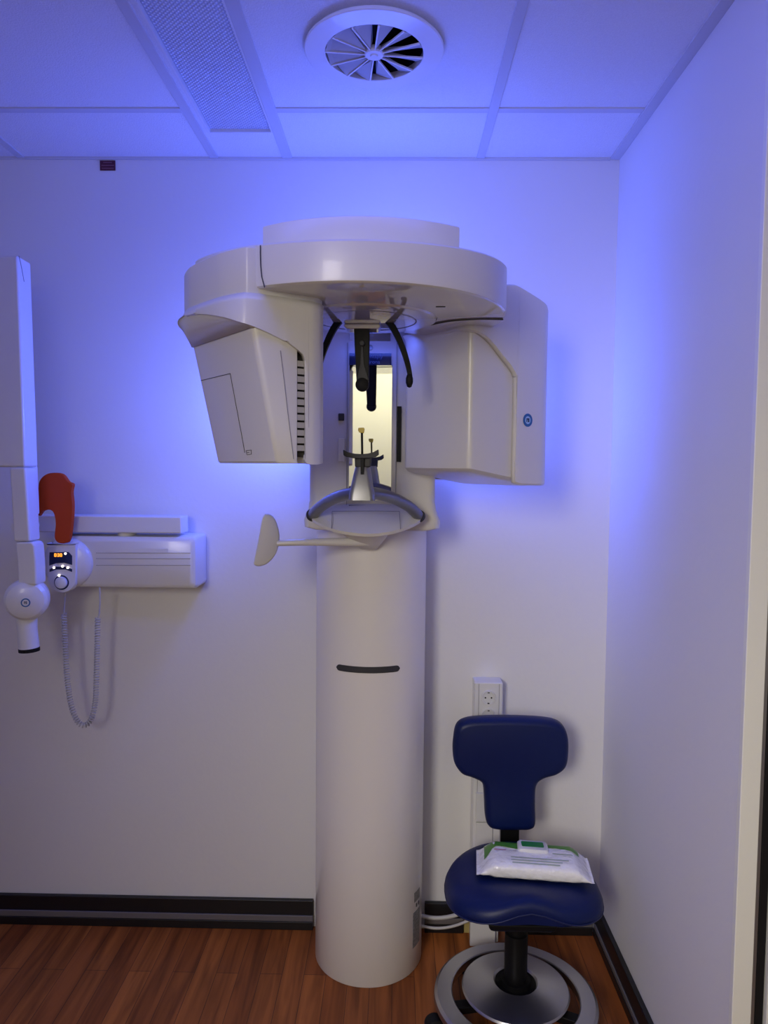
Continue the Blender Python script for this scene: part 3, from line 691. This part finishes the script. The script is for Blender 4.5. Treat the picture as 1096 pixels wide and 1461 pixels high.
# lower blank covers
for py0, py1, dy in ((1130, 1170, .012), (1172, 1215, .009)):
    q0 = at(679, py0, YK); q1 = at(702, py1, YK); box('blank_cover', 'unit', t, q0.x, q1.x, YK-dy, YK+.002, q1.z, q0.z, bevel=.002)
q0 = at(671, 1312, YK-.03); q1 = at(713, 1336, YK-.03)
fo = MB(); fo.box(k0-.004, k1-.012, YK-.022, YK-.0005, .0005, .11); fo.build('foot_cover', 'unit', t, bevel=.003)
for k, (dz, y0) in enumerate(((0, 2.284), (-.020, 2.262))):
    x0 = XC+CR+.002; x1 = k0-.004
    cb = cr([(x0+(x1-x0)*f, y0-.012*f, z+dz) for f, z in ((0, .066), (.25, .062), (.5, .066), (.75, .078), (1, .097))], 8)
    o = MB().tube(cb, .0065 if k == 0 else .0045, 10).build('power_cable', 'cable', None, sharp=80)
    tag(o, ['thicker white cable, upper of the two running from the column to the sockets', 'thinner white cable, lower of the two running from the column to the sockets'][k], 'cable')

# ------------------------------------------------------------------ stool
SX, SY = .337, 1.912
stool = thing('stool', 'navy blue vinyl clinic stool with T-shaped backrest and steel foot ring', 'stool', (SX, SY, 0))
ZR = .092
# foot ring and base plate
MB().lathe([(.172, ZR-.012), (.172, ZR-.002), (.175, ZR), (.212, ZR-.003), (.220, ZR-.009), (.222, ZR-.022), (.218, ZR-.030), (.176, ZR-.030), (.172, ZR-.012)], (SX, SY, 0), 96).build('foot_ring', 'steel', stool, sharp=30)
MB().lathe([(.055, ZR+.008), (.143, ZR+.008), (.1455, ZR+.012), (.142, ZR+.017), (.068, ZR+.034), (.060, ZR+.035), (.055, ZR+.030)], (SX, SY, 0), 96).build('base_disc', 'steel', stool, sharp=30)
MB().lathe([(0, ZR-.02), (.0545, ZR-.02), (.0545, ZR+.031), (.050, ZR+.028), (.041, ZR+.026), (.040, ZR+.040), (0, ZR+.040)], (SX, SY, 0), 48).build('base_hub', 'black', stool, sharp=30)
for k in range(5):
    a = math.radians(191+72*k); d_ = Vector((math.cos(a), math.sin(a), 0)); s_ = Vector((-d_.y, d_.x, 0))
    sp_ = MB(); p0 = Vector((SX, SY, ZR-.022))
    sp_.loft([[p0+d_*r+s_*w_+Vector((0, 0, h_)) for w_, h_ in ((-.016, -.012), (.016, -.012), (.016, .008), (-.016, .008))] for r in (.05, .214)])
    sp_.build('base_spoke', 'black', stool, bevel=.003)
    wc = Vector((SX, SY, .0255))+d_*.226
    cas = MB().lathe([(0, -.020), (.018, -.020), (.0245, -.016), (.0255, -.010), (.0255, .010), (.0245, .016), (.018, .020), (0, .020)], wc, 28, s_).build('caster', 'black_soft', stool, sharp=40)
    MB().lathe([(0, .0), (.008, .0), (.008, .052), (0, .052)], Vector((SX, SY, .02))+d_*.205, 12).build('caster_stem', 'black', cas)
MB().lathe([(0, ZR+.02), (.031, ZR+.02), (.031, .262), (.024, .263), (.024, .32), (0, .32)], (SX, SY, 0), 32).build('gas_lift', 'black', stool, sharp=30)
MB().loft([[(SX+sx*w_, SY+sy*w2, z) for sx, sy in ((-1, -1), (1, -1), (1, 1), (-1, 1))] for w_, w2, z in ((.035, .035, .292), (.085, .095, .325), (.09, .10, .345))]).build('seat_mechanism', 'black', stool, bevel=.006)
# saddle seat
SCX, SCY, SW, SD = .357, 1.953, .213, .163
def seat_top(x, y):      # x,y in -1..1
    z = .408
    front = max(0, -y); 
    z += .010*math.exp(-(x/.28)**2)*front - .022*front**2*(1-math.exp(-(x/.42)**2))*1.0
    z += .016*max(0, y)**2 - .012*math.exp(-((x)**2+(y-.1)**2)/.3)
    z -= .022*abs(x)**3
    return z
def seat():
    n = 72; K = 14; rings = []
    def out(a):
        c_, s_ = math.cos(a), math.sin(a); e = .74
        x = math.copysign(abs(c_)**e, c_); y = math.copysign(abs(s_)**e, s_)
        if y < 0: x *= 1.0
        else: x *= 1-.16*y*y
        if y < 0: y *= 1-.10*math.exp(-(x/.35)**2)
        return x, y
    prof = [(.0, 0), (.25, 0), (.5, 0), (.7, 0), (.84, -.0015), (.92, -.005), (.97, -.012), (1.0, -.024), (1.0, -.034), (.985, -.044), (.94, -.052), (.80, -.056), (.4, -.056), (.0, -.056)]
    for f, dz in prof:
        r = []
        for k in range(n):
            x, y = out(2*PI*k/n); z = seat_top(x*min(f, 1), y*min(f, 1))
            zz = z+dz
            if dz < -.04: zz = .351 if dz > -.055 else .348
            r.append((SCX+x*max(f, .001)*SW, SCY+y*max(f, .001)*SD, zz))
        rings.append(r)
    return MB().loft(rings)
st = seat().build('seat', 'vinyl', stool, sharp=70)
def outline(f, dz):
    r = []
    for k in range(73):
        a = 2*PI*k/72; c_, s_ = math.cos(a), math.sin(a); e = .74
        x = math.copysign(abs(c_)**e, c_); y = math.copysign(abs(s_)**e, s_)
        if y >= 0: x *= 1-.16*y*y
        if y < 0: y *= 1-.10*math.exp(-(x/.35)**2)
        r.append(Vector((SCX+x*f*SW, SCY+y*f*SD, seat_top(x, y)+dz)))
    return r
MB().tube(outline(1.0, -.036), .0022, 6, False).build('piping', 'vinyl_edge', st, sharp=80)
# T-shaped backrest
YBk = 2.105
tb = [(647.5, 1060), (652, 1038), (665, 1029), (690, 1026), (735, 1025.5), (780, 1028), (802, 1035), (812, 1052), (813, 1078), (809, 1097), (796, 1108), (777, 1114), (767, 1124), (765.5, 1150), (765.5, 1178), (758, 1186.5), (740, 1187.5), (712, 1187), (698, 1182), (693.5, 1168), (692, 1140), (689, 1121), (676, 1113), (660, 1107), (650, 1094), (647, 1078)]
bw = [at(x, y, YBk) for x, y, _ in cr([(x, y, 0) for x, y in tb], 5, True)]
bm_ = bmesh.new()
def offs(poly, d):
    n = len(poly); r = []
    for i in range(n):
        t_ = (poly[(i+1) % n]-poly[i-1]); t_.y = 0; t_.normalize(); nn = Vector((t_.z, 0, -t_.x))
        r.append(poly[i]+nn*d)
    return r
area = sum(bw[i].x*bw[(i+1) % len(bw)].z-bw[(i+1) % len(bw)].x*bw[i].z for i in range(len(bw)))
sg = 1 if area < 0 else -1
bk = MB().loft([[p+Vector((0, dy, 0)) for p in offs(bw, sg*d)] for d, dy in ((.020, -.004), (.014, -.0025), (.007, .002), (.002, .010), (0, .022), (0, .034), (.004, .046), (.012, .050))])
bk.build('backrest', 'vinyl', stool, sharp=60)
br_ = MB(); q0 = at(715.5, 1180, YBk+.04); q1 = at(742, 1180, YBk+.04)
br_.loft([[(x, y+dy, z) for x, dy in ((q0.x, 0), (q1.x, 0), (q1.x, .012), (q0.x, .012))] for y, z in ((YBk+.052, .66), (YBk+.052, .44), (YBk+.048, .36), (YBk+.01, .325), (SY+.05, .320))])
br_.build('backrest_bracket', 'black', stool, bevel=.003)

# ------------------------------------------------------------------ packet of wipes on the seat
t = thing('wipes_packet', 'white and green packet of wet wipes lying on the blue seat', 'packet', (.39, 1.985, .405))
pk_c = Vector((.390, 1.972, .4)); ang = math.radians(-6)
ex = Vector((math.cos(ang), math.sin(ang), 0)); ey = Vector((-ex.y, ex.x, 0))
PLn, PWd, PHt = .150, .068, .046
def pk(u, v, w_): 
    return pk_c+ex*(u*PLn)+ey*(v*PWd)+Vector((0, 0, w_))
def pack_ring(u):
    e = min(1, max(0, (abs(u)-.70)/.30)); hh = PHt*(1-e**1.2)+.0016; w_ = 1-.05*e; lift = .010*e
    n = 28; r = []
    for k in range(n):
        a = 2*PI*k/n; c_, s_ = math.cos(a), math.sin(a)
        y = math.copysign(abs(c_)**.45, c_)*w_; z = math.copysign(abs(s_)**.62, s_)*.5+.5
        wr = (.0012*math.sin(u*17+k*1.7)+.0015*math.sin(u*31+k*.9)*max(0, -u))*(1-e*.5)
        r.append(pk(u, y, lift+z*hh+wr+.004))
    return r
us = [-1.045, -1.02, -1, -.97, -.92, -.86, -.80, -.72, -.6, -.4, -.2, 0, .2, .4, .6, .72, .80, .86, .92, .97, 1, 1.02, 1.045]
pkt = MB().loft([pack_ring(u) for u in us]).build('film_pack', 'film', t, sharp=60)
def patch(name, m, uvs, lift=.0006, parent=pkt):
    """printed area on the top of the packet"""
    def top(u, v):
        e = max(0, (abs(u)-.70)/.30); hh = PHt*(1-e**1.2)+.0016
        s_ = max(0, 1-abs(min(1, abs(v)))**(1/.45*2))**.5; z = (abs(s_)**.62)*.5+.5
        return pk(u, v, .010*e+z*hh+.004+lift)
    b = MB()
    rows = uvs; n = len(rows[0])
    b.loft([[top(*p) for p in r] for r in rows], False, False, False); return b.build(name, m, parent, sharp=80)
gr = []
for k in range(25):
    u = -.9+1.75*k/24
    lo_ = .42-.75*math.exp(-((u+.92)/.16)**2)-.12*math.exp(-((u+.15)/.3)**2)+.10*math.sin(u*5)
    gr.append([(u, lo_+(.97-lo_)*j/5) for j in range(6)])
patch('green_print', 'green', gr, .0012)
def prow(name, m, u0, u1, v0, v1): return patch(name, m, [[(u0+(u1-u0)*k/12, v0+(v1-v0)*j/3) for j in range(4)] for k in range(13)], .0012)
lid_c = pk(.0, .42, PHt+.0055)
lq = rpoly([(-.042, -.026, .010), (.042, -.026, .010), (.042, .026, .010), (-.042, .026, .010)], 5)
lid = MB().loft([[lid_c+ex*(p.x*k)+ey*(p.y*k)+Vector((0, 0, z)) for p in lq] for k, z in ((1.03, -.004), (1, .006), (.93, .0085))]).build('lid', 'unit', t, sharp=40)
lq2 = rpoly([(-.030, -.010, .004), (.031, -.010, .004), (.030, .017, .004), (-.032, .017, .004)], 5)
MB().loft([[lid_c+ex*p.x+ey*p.y+Vector((0, 0, z)) for p in lq2] for z in (.008, .0094)]).build('lid_label', 'dgreen', lid)
for v, u0, u1, m in ((-.42, -.42, .62, 'greytext'), (-.60, -.42, .50, 'greytext'), (-.76, -.40, .45, 'greytext'), (.10, -.72, -.50, 'pink'), (.05, .35, .72, 'greytext')):
    prow('print_line', m, u0, u1, v-.035, v+.035)

# ------------------------------------------------------------------ lights
def area(name, loc, rot_dir, sx, sy, power, col, spread=PI):
    l = bpy.data.lights.new(name, 'AREA'); l.shape = 'RECTANGLE'; l.size = sx; l.size_y = sy; l.energy = power; l.color = col; l.spread = spread
    o = bpy.data.objects.new(name, l); COL.objects.link(o); o.location = loc
    o.rotation_euler = Vector(rot_dir).to_track_quat('-Z', 'Y').to_euler(); return o
BLUE = (.085, .145, 1.0)
for s_, x in ((-1, KX0-.012), (1, KX1+.012)):
    area('led_glow', (x, 2.17 if s_ < 0 else 2.215, 1.71), (s_*.8, .5 if s_ < 0 else .35, .08), .46, .06, 12.0 if s_ > 0 else 9.0, BLUE)
area('led_glow_top', (XC, 2.10, 2.02), (0, .1, 1), .34, .14, 3.2, BLUE)
area('front_blue_fill', (-.25, 1.1, 2.44), (.0, .62, -.8), 1.5, .3, 7.5, (.10, .14, 1.0))  # added blue fill below the ceiling, not a lamp of the room
area('panel_blue_fill', (XC, 1.90, 1.851), (0, .75, -1), .22, .03, .17, BLUE)  # added fill to brighten the carriage panel, no known lamp sits here
area('hall_light', (-.90, -1.25, 1.95), (1.55, 3.1, -1.32), .6, .9, 6.6, (1, .93, .85), math.radians(66))
area('hall_wall_light', (0, -1.0, 2.4), (0, -.8, -.6), 1.6, .2, 14.5, (1, .94, .63))
w = bpy.data.worlds.new('world'); S.world = w; w.use_nodes = True
w.node_tree.nodes['Background'].inputs[0].default_value = (.25, .27, .6, 1); w.node_tree.nodes['Background'].inputs[1].default_value = .01
S.view_settings.view_transform = 'Standard'; S.view_settings.look = 'None'; S.view_settings.exposure = 0
